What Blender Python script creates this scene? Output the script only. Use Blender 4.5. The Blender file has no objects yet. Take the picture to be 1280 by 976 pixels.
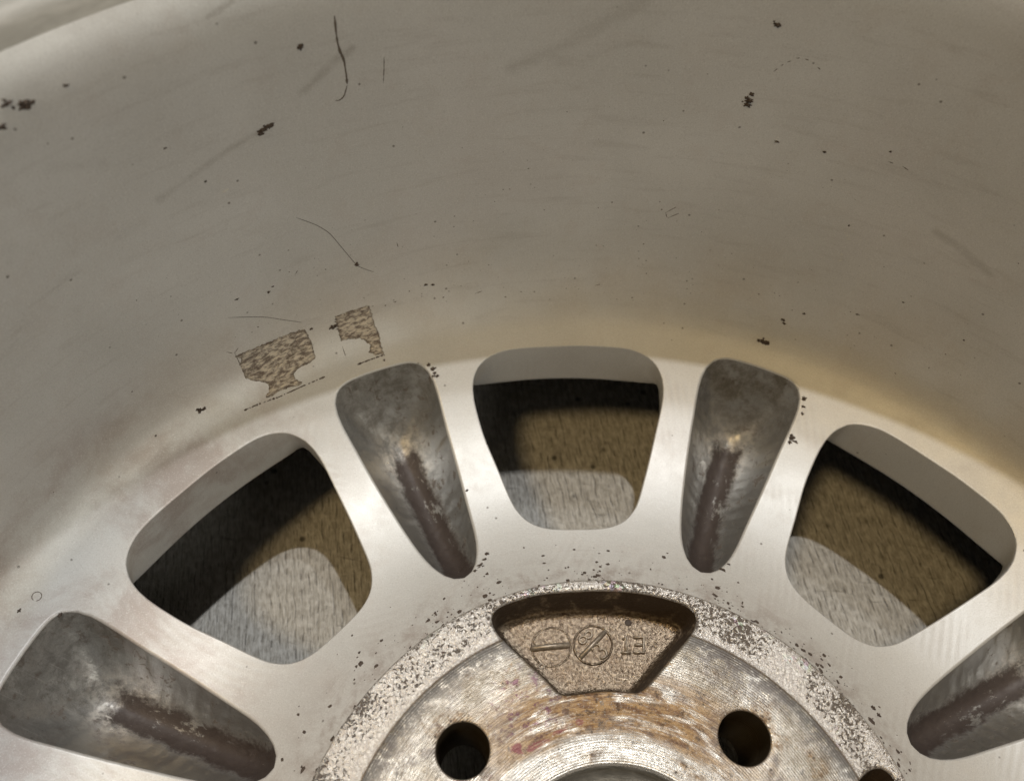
import bpy, bmesh, math, random
from mathutils import Vector, Matrix, noise
from mathutils.geometry import delaunay_2d_cdt
PI = math.pi
C = bpy.context.scene.collection
SC = bpy.context.scene
MM = 0.001
ZO = 65.0                      # height of the hub face above the cardboard, mm
A0 = 1.7339973514463283        # direction of the marked casting recess

# ---------------------------------------------------------------- camera
cam_d = bpy.data.cameras.new('camera')
cam = bpy.data.objects.new('camera', cam_d)
C.objects.link(cam)
SC.camera = cam
cam_d.sensor_fit = 'HORIZONTAL'
cam_d.sensor_width = 36.0
cam_d.lens = 1072.77/1280*36
cam_d.clip_start = 0.005
cam_d.clip_end = 20
R = ((0.9924275691863201, -0.12024071148150561, 0.025093649024182912),
     (0.11502636524761312, 0.8381045289361209, -0.5332445347817406),
     (0.0430866613010989, 0.5320930086733836, 0.845588892372629))
M = Matrix(R).to_4x4()
M.translation = Vector((-33.97*MM, -8.0035*MM, (226.2337+ZO)*MM))
cam.matrix_world = M
cam_d.dof.use_dof = True
cam_d.dof.focus_distance = 0.238
cam_d.dof.aperture_fstop = 13.0

# ---------------------------------------------------------------- light
w = bpy.data.worlds.new('World')
SC.world = w
w.use_nodes = True
bg = w.node_tree.nodes['Background']
bg.inputs[0].default_value = (1.0, 0.97, 0.91, 1)
bg.inputs[1].default_value = 0.028
def lamp(name, loc, target, power, size, col):
    d = bpy.data.lights.new(name, 'AREA')
    d.shape = 'DISK'; d.size = size; d.energy = power; d.color = col
    o = bpy.data.objects.new(name, d)
    C.objects.link(o)
    o.location = loc
    v = Vector(target)-Vector(loc)
    o.rotation_euler = v.to_track_quat('-Z', 'Y').to_euler()
    return o
lamp('key_lamp', (0.02, 1.078, 4.0), (0, 0.05, 0), 60, 0.065, (0.99, 1.0, 1.0))
lamp('second_lamp', (0.24, 1.42, 4.0), (0, 0.05, 0), 25, 0.10, (0.93, 0.97, 1.0))
lamp('warm_lamp', (-0.83, -0.62, 2.5), (0, 0.1, 0), 17, 0.40, (1.0, 0.73, 0.36))
lamp('wall_fill_lamp', (1.9, -0.95, 1.25), (-0.08, 0.05, 0.1), 13.5, 0.9, (1.0, 0.98, 0.89))  # unseen fill lamp added to brighten the barrel wall
SC.view_settings.view_transform = 'Standard'
SC.view_settings.look = 'None'
SC.view_settings.exposure = 0
SC.view_settings.gamma = 1
SC.cycles.max_bounces = 10
SC.cycles.sample_clamp_indirect = 6

# ---------------------------------------------------------------- node helpers
class NT:
    def __init__(self, name):
        self.m = bpy.data.materials.new(name); self.m.use_nodes = True
        self.t = self.m.node_tree; self.n = self.t.nodes; self.l = self.t.links
        self.b = self.n['Principled BSDF']
    def put(self, sock, v):
        if isinstance(v, bpy.types.NodeSocket): self.l.new(v, sock)
        elif v is not None:
            if sock.type == 'RGBA' and not isinstance(v, (int, float)): sock.default_value = (*v[:3], 1)
            elif sock.type == 'RGBA': sock.default_value = (v, v, v, 1)
            elif sock.type == 'VECTOR' and isinstance(v, (int, float)): sock.default_value = (v, v, v)
            else: sock.default_value = v
    def ma(self, op, a, b=None, c=None, clamp=False):
        n = self.n.new('ShaderNodeMath'); n.operation = op; n.use_clamp = clamp
        for i, v in enumerate((a, b, c)): self.put(n.inputs[i], v)
        return n.outputs[0]
    def vm(self, op, a, b=None, scale=None):
        n = self.n.new('ShaderNodeVectorMath'); n.operation = op
        self.put(n.inputs[0], a); self.put(n.inputs[1], b)
        if scale is not None: self.put(n.inputs['Scale'], scale)
        return n.outputs['Value'] if op in ('LENGTH', 'DISTANCE', 'DOT_PRODUCT') else n.outputs[0]
    def mix(self, f, a, b, mode='MIX'):
        n = self.n.new('ShaderNodeMix'); n.data_type = 'RGBA'; n.blend_type = mode
        self.put(n.inputs[0], f); self.put(n.inputs[6], a); self.put(n.inputs[7], b)
        return n.outputs[2]
    def noise(self, v, s, d=3, r=0.5, dist=0.0):
        n = self.n.new('ShaderNodeTexNoise')
        self.put(n.inputs['Vector'], v); self.put(n.inputs['Scale'], s); self.put(n.inputs['Detail'], d)
        self.put(n.inputs['Roughness'], r); self.put(n.inputs['Distortion'], dist)
        return n.outputs['Fac']
    def vor(self, v, s, feat='F1', out='Distance', rnd=1.0):
        n = self.n.new('ShaderNodeTexVoronoi'); n.feature = feat
        self.put(n.inputs['Vector'], v); self.put(n.inputs['Scale'], s); self.put(n.inputs['Randomness'], rnd)
        return n.outputs[out]
    def step(self, x, a, b):               # smooth 0..1 as x goes a..b
        n = self.n.new('ShaderNodeMapRange'); n.interpolation_type = 'SMOOTHSTEP'
        if a > b:
            self.put(n.inputs[0], x); n.inputs[1].default_value = b; n.inputs[2].default_value = a
            n.inputs[3].default_value = 1; n.inputs[4].default_value = 0
        else:
            self.put(n.inputs[0], x); n.inputs[1].default_value = a; n.inputs[2].default_value = b
        return n.outputs[0]
    def xyz(self, v):
        n = self.n.new('ShaderNodeSeparateXYZ'); self.put(n.inputs[0], v); return n.outputs
    def comb(self, x, y, z):
        n = self.n.new('ShaderNodeCombineXYZ')
        for i, v in enumerate((x, y, z)): self.put(n.inputs[i], v)
        return n.outputs[0]
    def attr(self, name):
        n = self.n.new('ShaderNodeAttribute'); n.attribute_name = name; return n.outputs['Fac']
    def coords(self, ref=None):            # millimetres in the reference object's space
        n = self.n.new('ShaderNodeTexCoord')
        if ref: n.object = ref
        p = self.vm('SCALE', n.outputs['Object'], scale=1000.0)
        if ref: p = self.vm('SUBTRACT', p, (0, 0, ZO))
        x, y, z = self.xyz(p)
        r = self.ma('SQRT', self.ma('ADD', self.ma('MULTIPLY', x, x), self.ma('MULTIPLY', y, y)))
        th = self.ma('ARCTAN2', self.ma('MULTIPLY', x, -1), y)      # 0 at +y, grows anticlockwise
        return p, x, y, z, r, th
    def bump(self, h, dist, strength=1.0, normal=None):
        n = self.n.new('ShaderNodeBump'); n.inputs['Distance'].default_value = dist*MM
        self.put(n.inputs['Strength'], strength); self.put(n.inputs['Height'], h)
        if normal is not None: self.l.new(normal, n.inputs['Normal'])
        return n.outputs[0]
    def out(self, col=None, rough=None, metal=None, normal=None, spec=None):
        I = self.b.inputs
        self.put(I['Base Color'], col); self.put(I['Roughness'], rough); self.put(I['Metallic'], metal)
        if normal is not None: self.l.new(normal, I['Normal'])
        if spec is not None: self.put(I['Specular IOR Level'], spec)
        return self.m
    def mx(self, *a):
        v = a[0]
        for b in a[1:]: v = self.ma('MAXIMUM', v, b)
        return v
    def mul(self, *a):
        v = a[0]
        for b in a[1:]: v = self.ma('MULTIPLY', v, b)
        return v

# ---------------------------------------------------------------- mesh helpers
def link(name, me, mat, parent=None, smooth=True):
    o = bpy.data.objects.new(name, me); C.objects.link(o)
    for m in (mat if isinstance(mat, (list, tuple)) else [mat]): me.materials.append(m)
    if smooth: me.shade_smooth()
    if parent: o.parent = parent
    return o
def mesh(name, V, F, scale=True, zo=ZO):
    me = bpy.data.meshes.new(name)
    me.from_pydata([(x*MM, y*MM, (z+zo)*MM) for x, y, z in V], [], F)
    me.update(); return me
def surf(r): return -7.7315-0.49391*(r-77)+0.00638*(r-77)**2
def surfn(x, y):
    r = math.hypot(x, y); d = -0.49391+2*0.00638*(r-77)
    return Vector((-d*x/r, -d*y/r, 1)).normalized()
def inside(P, x, y):
    c = False; j = len(P)-1
    for i in range(len(P)):
        xi, yi = P[i]; xj, yj = P[j]
        if (yi > y) != (yj > y) and x < (xj-xi)*(y-yi)/(yj-yi)+xi: c = not c
        j = i
    return c
def offset(P, d):                           # outward for counter-clockwise outlines
    n = len(P); out = []
    for i in range(n):
        a, b = P[i-1], P[(i+1) % n]
        t = Vector((b[0]-a[0], b[1]-a[1])).normalized()
        out.append((P[i][0]+t.y*d, P[i][1]-t.x*d))
    return out
def rot2(P, a):
    c, s = math.cos(a), math.sin(a)
    return [(c*x-s*y, s*x+c*y) for x, y in P]
def respace(P, n):                          # n points at even spacing round a closed outline
    Q = list(P)+[P[0]]; L = [0]
    for a, b in zip(Q, Q[1:]): L.append(L[-1]+math.dist(a, b))
    out = []; k = 0
    for i in range(n):
        s = L[-1]*i/n
        while L[k+1] < s: k += 1
        t = (s-L[k])/(L[k+1]-L[k]); out.append((Q[k][0]+(Q[k+1][0]-Q[k][0])*t, Q[k][1]+(Q[k+1][1]-Q[k][1])*t))
    return out
def cdt(loops, pts, keep):
    V = []; E = []
    for L, closed in loops:
        b = len(V); n = len(L); V += [Vector(p) for p in L]
        E += [(b+i, b+(i+1) % n) for i in range(n if closed else n-1)]
    V += [Vector(p) for p in pts]
    v, e, f, *_ = delaunay_2d_cdt(V, E, [], 0, 1e-5)
    F = []
    for t in f:
        cx = sum(v[i].x for i in t)/3; cy = sum(v[i].y for i in t)/3
        if keep(cx, cy):
            a, b, c = (v[i] for i in t)
            F.append(tuple(t) if (b-a).cross(c-a) > 0 else tuple(reversed(t)))
    return [(p.x, p.y) for p in v], F
def away(p, L, d):
    return all((p[0]-q[0])**2+(p[1]-q[1])**2 > d*d for q in L)
class MB:
    def __init__(self): self.V = []; self.F = []
    def add(self, V, F):
        b = len(self.V); self.V += list(V); self.F += [tuple(b+i for i in f) for f in F]
    def rings(self, loops, closed=True):
        b = len(self.V); n = len(loops[0])
        for L in loops: self.V += L
        for k in range(len(loops)-1):
            for i in range(n if closed else n-1):
                j = (i+1) % n
                self.F.append((b+k*n+i, b+(k+1)*n+i, b+(k+1)*n+j, b+k*n+j))
    def build(self, name, weld=0.004):
        me = mesh(name, self.V, self.F)
        if weld:
            bm = bmesh.new(); bm.from_mesh(me)
            bmesh.ops.remove_doubles(bm, verts=bm.verts, dist=weld*MM)
            loose = [x for x in bm.verts if not x.link_faces]
            bmesh.ops.delete(bm, geom=loose, context='VERTS')
            bm.to_mesh(me); bm.free()
        return me
def hole_rings(P, rad, zf, n=5):            # rounded lip of a hole with outline P
    loops = []
    for k in range(n+1):
        a = PI/2*k/n
        Q = offset(P, rad*(1-math.sin(a)))
        T = offset(P, rad)
        loops.append([(q[0], q[1], zf(*t)-rad*(1-math.cos(a))) for q, t in zip(Q, T)])
    return loops

WIN = respace([[99.18,-0.0],[99.18,-1.89],[99.2,-3.79],[99.27,-5.72],[99.44,-7.65],[99.78,-9.58],[100.36,-11.45],[101.2,-13.22],[102.3,-14.84],[103.63,-16.29],[105.14,-17.54],[106.78,-18.61],[108.49,-19.51],[110.23,-20.26],[111.94,-20.93],[113.6,-21.55],[115.22,-22.14],[116.8,-22.72],[118.35,-23.29],[119.91,-23.84],[121.46,-24.39],[123.04,-24.93],[124.65,-25.47],[126.3,-26.01],[128.0,-26.56],[129.78,-27.14],[131.65,-27.74],[133.65,-28.38],[135.79,-29.07],[138.12,-29.81],[140.65,-30.53],[143.34,-31.11],[146.11,-31.37],[148.8,-31.13],[151.26,-30.32],[153.39,-28.95],[155.13,-27.13],[156.48,-24.98],[157.45,-22.6],[158.11,-20.12],[158.53,-17.62],[158.8,-15.19],[159.01,-12.85],[159.19,-10.59],[159.33,-8.39],[159.42,-6.25],[159.47,-4.14],[159.47,-2.06],[159.44,0.0],[159.39,2.06],[159.33,4.12],[159.25,6.22],[159.17,8.35],[159.06,10.54],[158.92,12.81],[158.73,15.16],[158.46,17.59],[158.04,20.07],[157.41,22.57],[156.48,24.97],[155.17,27.17],[153.45,29.02],[151.29,30.35],[148.76,31.07],[146.01,31.19],[143.22,30.86],[140.55,30.29],[138.06,29.64],[135.77,29.01],[133.65,28.4],[131.66,27.77],[129.78,27.11],[128.0,26.44],[126.31,25.77],[124.69,25.13],[123.12,24.52],[121.59,23.94],[120.06,23.38],[118.54,22.85],[117.0,22.32],[115.42,21.78],[113.81,21.23],[112.15,20.66],[110.43,20.03],[108.68,19.32],[106.92,18.48],[105.23,17.47],[103.67,16.26],[102.31,14.83],[101.22,13.21],[100.41,11.43],[99.86,9.55],[99.53,7.63],[99.35,5.7],[99.25,3.79],[99.2,1.89]], 132)
POCK = respace([[91.0,-0.0],[91.75,-2.51],[93.9,-4.75],[97.0,-6.56],[100.55,-7.89],[104.12,-8.79],[107.34,-9.39],[110.07,-9.83],[112.34,-10.2],[114.26,-10.52],[115.93,-10.79],[117.41,-11.04],[118.74,-11.26],[119.95,-11.46],[121.07,-11.64],[122.11,-11.81],[123.09,-11.97],[124.03,-12.12],[124.92,-12.26],[125.8,-12.39],[126.65,-12.5],[127.49,-12.61],[128.32,-12.73],[129.16,-12.87],[130.0,-13.01],[130.86,-13.12],[131.74,-13.22],[132.65,-13.34],[133.61,-13.48],[134.62,-13.61],[135.69,-13.74],[136.85,-13.88],[138.12,-14.06],[139.53,-14.26],[141.11,-14.48],[142.93,-14.74],[145.05,-15.05],[147.58,-15.42],[150.58,-15.79],[153.85,-15.94],[156.87,-15.51],[159.11,-14.36],[160.43,-12.61],[161.1,-10.56],[161.43,-8.42],[161.63,-6.29],[161.77,-4.18],[161.87,-2.09],[161.93,0.0],[161.95,2.09],[161.93,4.2],[161.85,6.34],[161.69,8.49],[161.34,10.64],[160.6,12.68],[159.21,14.41],[156.95,15.56],[153.91,15.98],[150.57,15.79],[147.49,15.33],[144.91,14.91],[142.79,14.58],[140.99,14.32],[139.42,14.09],[138.02,13.89],[136.76,13.71],[135.61,13.54],[134.54,13.36],[133.54,13.21],[132.6,13.09],[131.71,12.97],[130.84,12.81],[130.0,12.66],[129.18,12.54],[128.36,12.44],[127.55,12.32],[126.74,12.18],[125.92,12.03],[125.07,11.9],[124.19,11.78],[123.28,11.65],[122.32,11.5],[121.3,11.33],[120.21,11.16],[119.02,10.98],[117.7,10.78],[116.24,10.56],[114.59,10.3],[112.7,9.99],[110.49,9.62],[107.87,9.17],[104.78,8.56],[101.25,7.7],[97.58,6.45],[94.25,4.71],[91.88,2.5]], 120)
HP = respace([[48.04,-1.0],[48.03,-1.78],[48.02,-2.58],[47.99,-3.39],[47.96,-4.23],[47.91,-5.1],[47.81,-6.05],[47.66,-7.09],[47.48,-8.23],[47.4,-9.42],[47.58,-10.53],[48.05,-11.48],[48.7,-12.3],[49.42,-13.07],[50.15,-13.84],[50.9,-14.62],[51.67,-15.43],[52.47,-16.27],[53.31,-17.14],[54.21,-18.07],[55.16,-19.05],[56.2,-20.11],[57.33,-21.3],[58.58,-22.67],[60.0,-24.22],[61.63,-25.87],[63.47,-27.36],[65.43,-28.28],[67.3,-28.26],[68.9,-27.23],[70.14,-25.48],[71.05,-23.41],[71.75,-21.36],[72.33,-19.46],[72.82,-17.71],[73.22,-16.07],[73.54,-14.54],[73.79,-13.09],[74.0,-11.74],[74.18,-10.47],[74.32,-9.27],[74.44,-8.12],[74.53,-7.02],[74.61,-5.96],[74.67,-4.93],[74.72,-3.93],[74.76,-2.94],[74.8,-1.97],[74.82,-1.0],[74.83,-0.03],[74.83,0.95],[74.82,1.95],[74.81,2.97],[74.78,4.02],[74.75,5.11],[74.71,6.26],[74.68,7.47],[74.64,8.78],[74.58,10.19],[74.5,11.71],[74.34,13.34],[74.07,15.05],[73.69,16.84],[73.19,18.74],[72.61,20.84],[71.9,23.13],[70.89,25.29],[69.43,26.77],[67.55,27.16],[65.48,26.54],[63.46,25.31],[61.62,23.78],[60.0,22.19],[58.58,20.71],[57.31,19.41],[56.17,18.26],[55.12,17.22],[54.14,16.27],[53.22,15.37],[52.34,14.52],[51.5,13.73],[50.65,12.99],[49.8,12.3],[48.93,11.62],[48.16,10.84],[47.61,9.86],[47.4,8.67],[47.42,7.4],[47.54,6.19],[47.65,5.09],[47.75,4.07],[47.84,3.13],[47.91,2.24],[47.97,1.39],[48.01,0.58],[48.03,-0.22]], 120)
MK = {"CL":[[138.51,209.01,0.55],[141.14,208.84,0.88],[141.39,209.56,0.66],[142.15,210.59,0.77],[143.01,207.06,0.55],[122.91,199.99,0.55],[126.5,181.53,0.66],[126.78,180.94,0.55],[126.04,181.91,0.55],[120.54,125.67,0.55],[86.69,177.85,0.88],[86.75,176.57,0.66],[86.7,179.8,0.44],[86.88,199.21,0.66],[79.12,166.99,0.44],[83.21,166.98,0.44],[76.91,96.46,0.77],[76.45,96.34,0.66],[77.32,96.09,0.44],[75.44,104.07,0.44],[75.65,105.01,0.44],[114.03,111.25,0.39],[113.29,110.69,0.33],[139.59,101.27,0.66],[139.19,101.01,0.44],[129.15,127.48,0.33],[128.65,128.9,0.33],[132.08,130.11,0.39],[126.38,108.14,0.44],[124.35,106.0,0.55],[123.99,106.14,0.44],[131.7,173.01,0.28],[133.81,186.38,0.28],[115.51,84.9,0.55],[115.18,83.33,0.55],[114.94,80.75,0.66],[115.12,81.94,0.44],[70.34,83.36,0.55],[69.81,78.59,0.55],[70.06,80.85,0.44],[69.81,70.0,0.66],[69.26,69.21,0.55],[69.85,68.22,0.44],[120.24,90.4,0.33],[115.45,41.85,0.44],[117.86,16.05,0.66],[116.66,17.38,0.55],[119.08,14.77,0.44],[115.89,19.0,0.44],[83.53,15.41,0.55],[72.82,17.67,0.55],[72.02,20.6,0.44],[37.88,10.22,0.55],[39.3,10.27,0.44],[161.76,86.08,0.44],[163.15,94.96,0.33],[95.77,138.39,0.22],[74.2,145.54,0.33],[106.28,144.5,0.22],[74.32,172.13,0.22],[59.82,123.61,0.33],[66.27,126.25,0.33],[73.98,109.37,0.33],[69.27,115.74,0.33]],"H1":[[125.25,150.82],[123.65,145.87],[122.57,141.31],[121.51,132.81],[120.55,125.36],[119.91,123.29],[119.04,120.98]],"H2":[[133.38,125.06],[130.28,119.23],[128.6,114.97],[127.07,111.59]],"CR":[[120.29,205.35],[120.26,199.63],[120.1,196.5],[119.84,194.24],[119.75,189.9],[119.73,187.69]],"CR2":[[119.74,187.25],[120.05,184.36],[120.45,183.56],[120.76,183.84]],"CR3":[[116.8,192.68],[116.83,189.25],[116.92,185.75]],"DA":[[[85.76,186.96],[85.53,188.24]],[[85.4,188.77],[85.24,189.54]],[[85.05,190.1],[84.75,190.72]],[[84.54,191.52],[84.19,191.73]],[[83.88,191.71],[83.48,191.51]],[[82.7,190.25],[82.36,189.58]],[[74.09,169.21],[73.53,169.08]],[[72.87,169.11],[72.16,168.4]],[[90.47,135.87],[89.42,139.3]],[[90.16,133.72],[88.94,136.97]],[[90.47,135.87],[90.16,133.72]],[[95.97,105.5],[95.31,106.16]],[[108.93,104.92],[107.97,105.62]],[[134.08,112.25],[134.1,105.76]],[[134.75,113.62],[134.14,111.74]],[[134.14,111.74],[133.45,113.23]],[[116.45,130.32],[116.35,127.93]],[[123.99,98.85],[124.04,94.84]],[[126.39,130.05],[126.0,131.41]]],"WH":[[[74.19,142.66],[73.58,140.9]],[[73.29,132.26],[73.45,134.73]],[[130.55,167.81],[130.26,168.14]],[[83.25,166.68],[83.29,168.26]]],"P1":[[134.25,110.91],[132.51,110.26],[130.66,109.88],[128.48,109.74],[126.95,108.98],[126.91,107.12],[126.78,103.68],[127.05,98.28],[128.16,97.88],[129.11,97.77],[129.8,96.86],[129.83,95.24],[129.35,93.36],[129.83,92.86],[130.73,93.7],[131.94,94.1],[132.8,93.78],[133.48,94.41],[132.96,95.48],[132.57,96.78],[132.74,98.49],[133.63,100.49],[134.33,102.71],[134.14,105.38],[134.19,107.57],[133.67,108.69]],"P2":[[123.7,109.2],[121.94,109.36],[120.12,109.13],[120.02,104.5],[119.89,99.18],[120.02,94.22],[120.01,92.14],[121.11,92.96],[121.58,94.34],[121.13,96.21],[121.48,97.94],[122.08,99.5],[122.93,100.18],[123.95,100.62],[123.85,104.33]],"LN1":[[135.93,94.18],[134.29,93.58],[132.22,92.61],[130.65,92.37],[129.06,92.24],[127.15,92.07]],"LN2":[[122.94,91.8],[121.72,91.93],[120.04,91.93]],"RG":[161.43,93.69],"SM1":[[119.19,196.83],[121.09,193.15],[126.18,181.61],[129.15,179.51],[135.35,173.45]],"SM2":[[106.61,185.01],[102.97,189.91],[97.49,201.39]],"SM3":[[141.58,194.51],[138.15,189.19]],"SM4":[[128.76,211.83],[126.99,213.49]],"SM5":[[100.3,187.51],[98.26,190.46],[96.18,192.22]],"SM6":[[67.5,153.39],[65.07,151.57],[61.52,147.61]]}
random.seed(7)

# profile of the inside of the wheel, disc -> barrel -> lip
CTL = [(r, surf(r)) for r in range(78, 166, 2)]+[(166.2,-1.02),(168.6,0.85),(171.6,4.0),(174.9,9.2),(177.8,18),(179.6,31),(180.4,50),(181.1,75),(182.2,101),(183.9,112.5),(187.4,120.2),(192,124.2),(198.5,125.8),(208,125.8),(210,122)]
PROF = []
for i in range(len(CTL)-1):
    p0, p1, p2, p3 = CTL[max(i-1, 0)], CTL[i], CTL[i+1], CTL[min(i+2, len(CTL)-1)]
    for k in range(4):
        t = k/4
        PROF.append(tuple(.5*(2*p1[j]+(p2[j]-p0[j])*t+(2*p0[j]-5*p1[j]+4*p2[j]-p3[j])*t*t+(3*p1[j]-p0[j]-3*p2[j]+p3[j])*t**3) for j in (0, 1)))
PROF.append(CTL[-1])
ARC = [0]
for a, b in zip(PROF, PROF[1:]): ARC.append(ARC[-1]+math.dist(a, b))
def on(th, s, h=0.0):                        # point on the inner surface: angle in degrees, arc length, height off it
    s = min(max(s, 0), ARC[-1]-0.01); k = 0
    lo, hi = 0, len(ARC)-1
    while hi-lo > 1:
        m = (lo+hi)//2
        if ARC[m] <= s: lo = m
        else: hi = m
    k = lo; t = (s-ARC[k])/(ARC[k+1]-ARC[k])
    r = PROF[k][0]+(PROF[k+1][0]-PROF[k][0])*t; z = PROF[k][1]+(PROF[k+1][1]-PROF[k][1])*t
    dr, dz = PROF[k+1][0]-PROF[k][0], PROF[k+1][1]-PROF[k][1]; l = math.hypot(dr, dz)
    r -= dz/l*h; z += dr/l*h
    a = math.radians(th); e = (max(0, z)/117)**2   # the rim is very slightly out of true
    return Vector((r*math.cos(a)+5.0*e, r*math.sin(a)+1.5*e, z))
def nor(th, s):
    return (on(th, s, 1)-on(th, s, 0)).normalized()
def radius(s): v = on(90, s); return v.y
def zfront(r): return max(-42.0, -22.5-(max(0, 158-r))*1.5)

# ---------------------------------------------------------------- the wheel
wheel = bpy.data.objects.new('alloy_wheel', None); C.objects.link(wheel)
wheel.empty_display_size = 0.05
wheel['label'] = 'worn silver alloy car wheel lying face down, with open windows and scooped spoke backs'
wheel['category'] = 'wheel'

# ---------------------------------------------------------------- materials
def silver(name, pocket=False):
    m = NT(name)
    p, x, y, z, r, th = m.coords(wheel)
    big = m.noise(p, 0.022, 4, 0.6, 0.2)
    mid = m.noise(p, 0.09, 5, 0.66, 0.25)
    col = m.mix(m.step(big, 0.35, 0.68), (0.65, 0.638, 0.612), (0.71, 0.70, 0.678))
    col = m.mix(m.mul(m.step(mid, 0.5, 0.72), 0.28), col, (0.60, 0.55, 0.51))
    # dusty pinkish-brown clouds on the lower left of the fillet
    dust_glint = m.noise(m.comb(m.ma('MULTIPLY', th, 150.0), m.ma('MULTIPLY', r, 0.8), z), 0.05, 6, 0.70, 0.35)
    left = m.mul(m.step(x, -70, -125), m.step(y, 145, 95), m.step(z, 34, 10))
    col = m.mix(m.mul(left, m.step(dust_glint, 0.40, 0.68), 0.62), col, (0.38, 0.29, 0.255))
    # yellow-brown film where the barrel meets the disc
    film = m.mul(m.step(r, 163, 171), m.step(z, 42, 6), m.step(m.noise(p, 0.03, 3), 0.36, 0.66))
    col = m.mix(m.mul(film, 0.24), col, (0.50, 0.39, 0.24))
    # a little grime towards the hub
    hub = m.mul(m.step(r, 96, 79), m.step(m.noise(p, 0.2, 5, 0.65), 0.42, 0.7))
    col = m.mix(m.mul(hub, 0.65), col, (0.30, 0.225, 0.19))
    # wipe marks running round the barrel
    sw = m.noise(m.comb(m.ma('MULTIPLY', th, 26.0), m.ma('MULTIPLY', z, 1.0), r), 0.35, 5, 0.6, 0.3)
    col = m.mix(m.mul(m.step(sw, 0.52, 0.75), m.step(r, 160, 174), 0.20), col, (0.36, 0.32, 0.28))
    pink = m.noise(p, 0.013, 2)
    col = m.mix(m.mul(m.step(pink, 0.45, 0.7), 0.22), col, (0.60, 0.53, 0.50))
    # smears given by end points in angle and height
    sm = None
    def smear(pts, wid, amt):
        nonlocal sm
        for (t0, s0), (t1, s1) in zip(pts, pts[1:]):
            a, b = on(t0, s0), on(t1, s1)
            ab = b-a
            pa = m.vm('SUBTRACT', p, tuple(a))
            h = m.ma('DIVIDE', m.vm('DOT_PRODUCT', pa, tuple(ab)), ab.length_squared, clamp=True)
            q = m.vm('SUBTRACT', pa, m.vm('SCALE', m.comb(*ab), scale=h))
            d = m.ma('ADD', m.vm('LENGTH', q), m.mul(m.ma('SUBTRACT', mid, 0.5), wid*2.6))
            v = m.mul(m.step(d, wid*1.15, 0), amt*0.55, m.step(dust_glint, 0.32, 0.6))
            sm = v if sm is None else m.mx(sm, v)
    if not pocket:
        smear(MK['SM1'], 1.5, 0.55); smear(MK['SM2'], 2.6, 0.30); smear(MK['SM3'], 2.2, 0.30)
        smear(MK['SM4'], 0.8, 0.55); smear(MK['SM5'], 1.6, 0.45); smear(MK['SM6'], 1.6, 0.40)
        col = m.mix(sm, col, (0.20, 0.165, 0.125))
    # fine dark specks
    vd = m.vor(p, 0.32); vc = m.xyz(m.vor(p, 0.32, out='Color'))[0]
    spk = m.mul(m.step(vd, 0.16, 0.07), m.ma('GREATER_THAN', vc, 0.93))
    col = m.mix(m.mul(spk, 0.75), col, (0.10, 0.08, 0.06))
    # metallic flake
    fl = m.noise(p, 2.6, 2, 0.7)
    col = m.mix(m.mul(m.step(fl, 0.52, 0.72), 0.42), col, (0.86, 0.85, 0.83))
    col = m.mix(m.mul(m.step(fl, 0.46, 0.30), 0.30), col, (0.42, 0.40, 0.37))
    # polishing ripples and turning lines on the disc
    n = m.n.new('ShaderNodeTexWave'); n.wave_type = 'RINGS'; n.rings_direction = 'Z'
    m.put(n.inputs['Vector'], m.vm('SUBTRACT', p, (-92, 116, 0))); m.put(n.inputs['Scale'], 0.13); m.put(n.inputs['Distortion'], 5.0); m.put(n.inputs['Detail'], 2.0); m.put(n.inputs['Detail Scale'], 0.2)
    rip = m.mul(n.outputs['Fac'], m.step(r, 166, 150), m.step(m.noise(p, 0.045, 2), 0.46, 0.62))
    col = m.mix(m.mul(rip, 0.16), col, (0.47, 0.44, 0.40))
    turn = m.noise(m.comb(m.mul(th, 4.0), m.mul(r, 2.6), 0.0), 1.0, 3, 0.65)
    col = m.mix(m.mul(m.step(turn, 0.5, 0.72), m.step(r, 112, 84), m.step(mid, 0.35, 0.6), 0.30), col, (0.45, 0.40, 0.36))
    # scratches: thin arcs
    sc = m.noise(m.comb(m.mul(m.ma('ADD', x, m.mul(y, 0.4)), 0.06), m.mul(m.ma('SUBTRACT', y, m.mul(x, 0.4)), 2.2), m.mul(z, 2.2)), 0.5, 3, 0.6)
    scm = m.mul(m.step(sc, 0.66, 0.74), m.step(m.noise(p, 0.05, 2), 0.5, 0.7))
    col = m.mix(m.mul(scm, 0.30), col, (0.82, 0.80, 0.77))
    rough = m.ma('ADD', m.mul(mid, 0.22), 0.38)
    hgt = m.ma('ADD', m.mul(fl, 1.1), m.ma('ADD', m.mul(mid, 1.4), m.mul(rip, 0.5)))
    return m, p, x, y, z, r, th, col, rough, hgt, mid, fl

m, p, x, y, z, r, th, col, rough, hgt, mid, fl = silver('silver_paint')
MAT_SILVER = m.out(col, rough, 0.40, m.bump(hgt, 0.035))

m = NT('flange_metal')
p, x, y, z, r, th = m.coords(wheel)
g = m.noise(m.comb(m.mul(th, 60.0), r, z), 0.25, 5, 0.65)
MAT_FLANGE = m.out(m.mix(m.step(g, 0.35, 0.65), (0.33, 0.315, 0.28), (0.43, 0.41, 0.37)), 0.5, 0.1, m.bump(g, 0.05))
m, p, x, y, z, r, th, col, rough, hgt, mid, fl = silver('pocket_casting', True)
u = m.attr('ax'); v = m.attr('side'); dep = m.attr('depth')
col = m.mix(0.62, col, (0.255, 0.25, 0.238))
edge = m.noise(p, 0.16, 6, 0.66, 0.5); edge2 = m.noise(p, 0.75, 4, 0.7)
nn = m.ma('ADD', m.mul(m.ma('SUBTRACT', edge, 0.5), 12.0), m.mul(m.ma('SUBTRACT', edge2, 0.5), 6.0))
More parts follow.
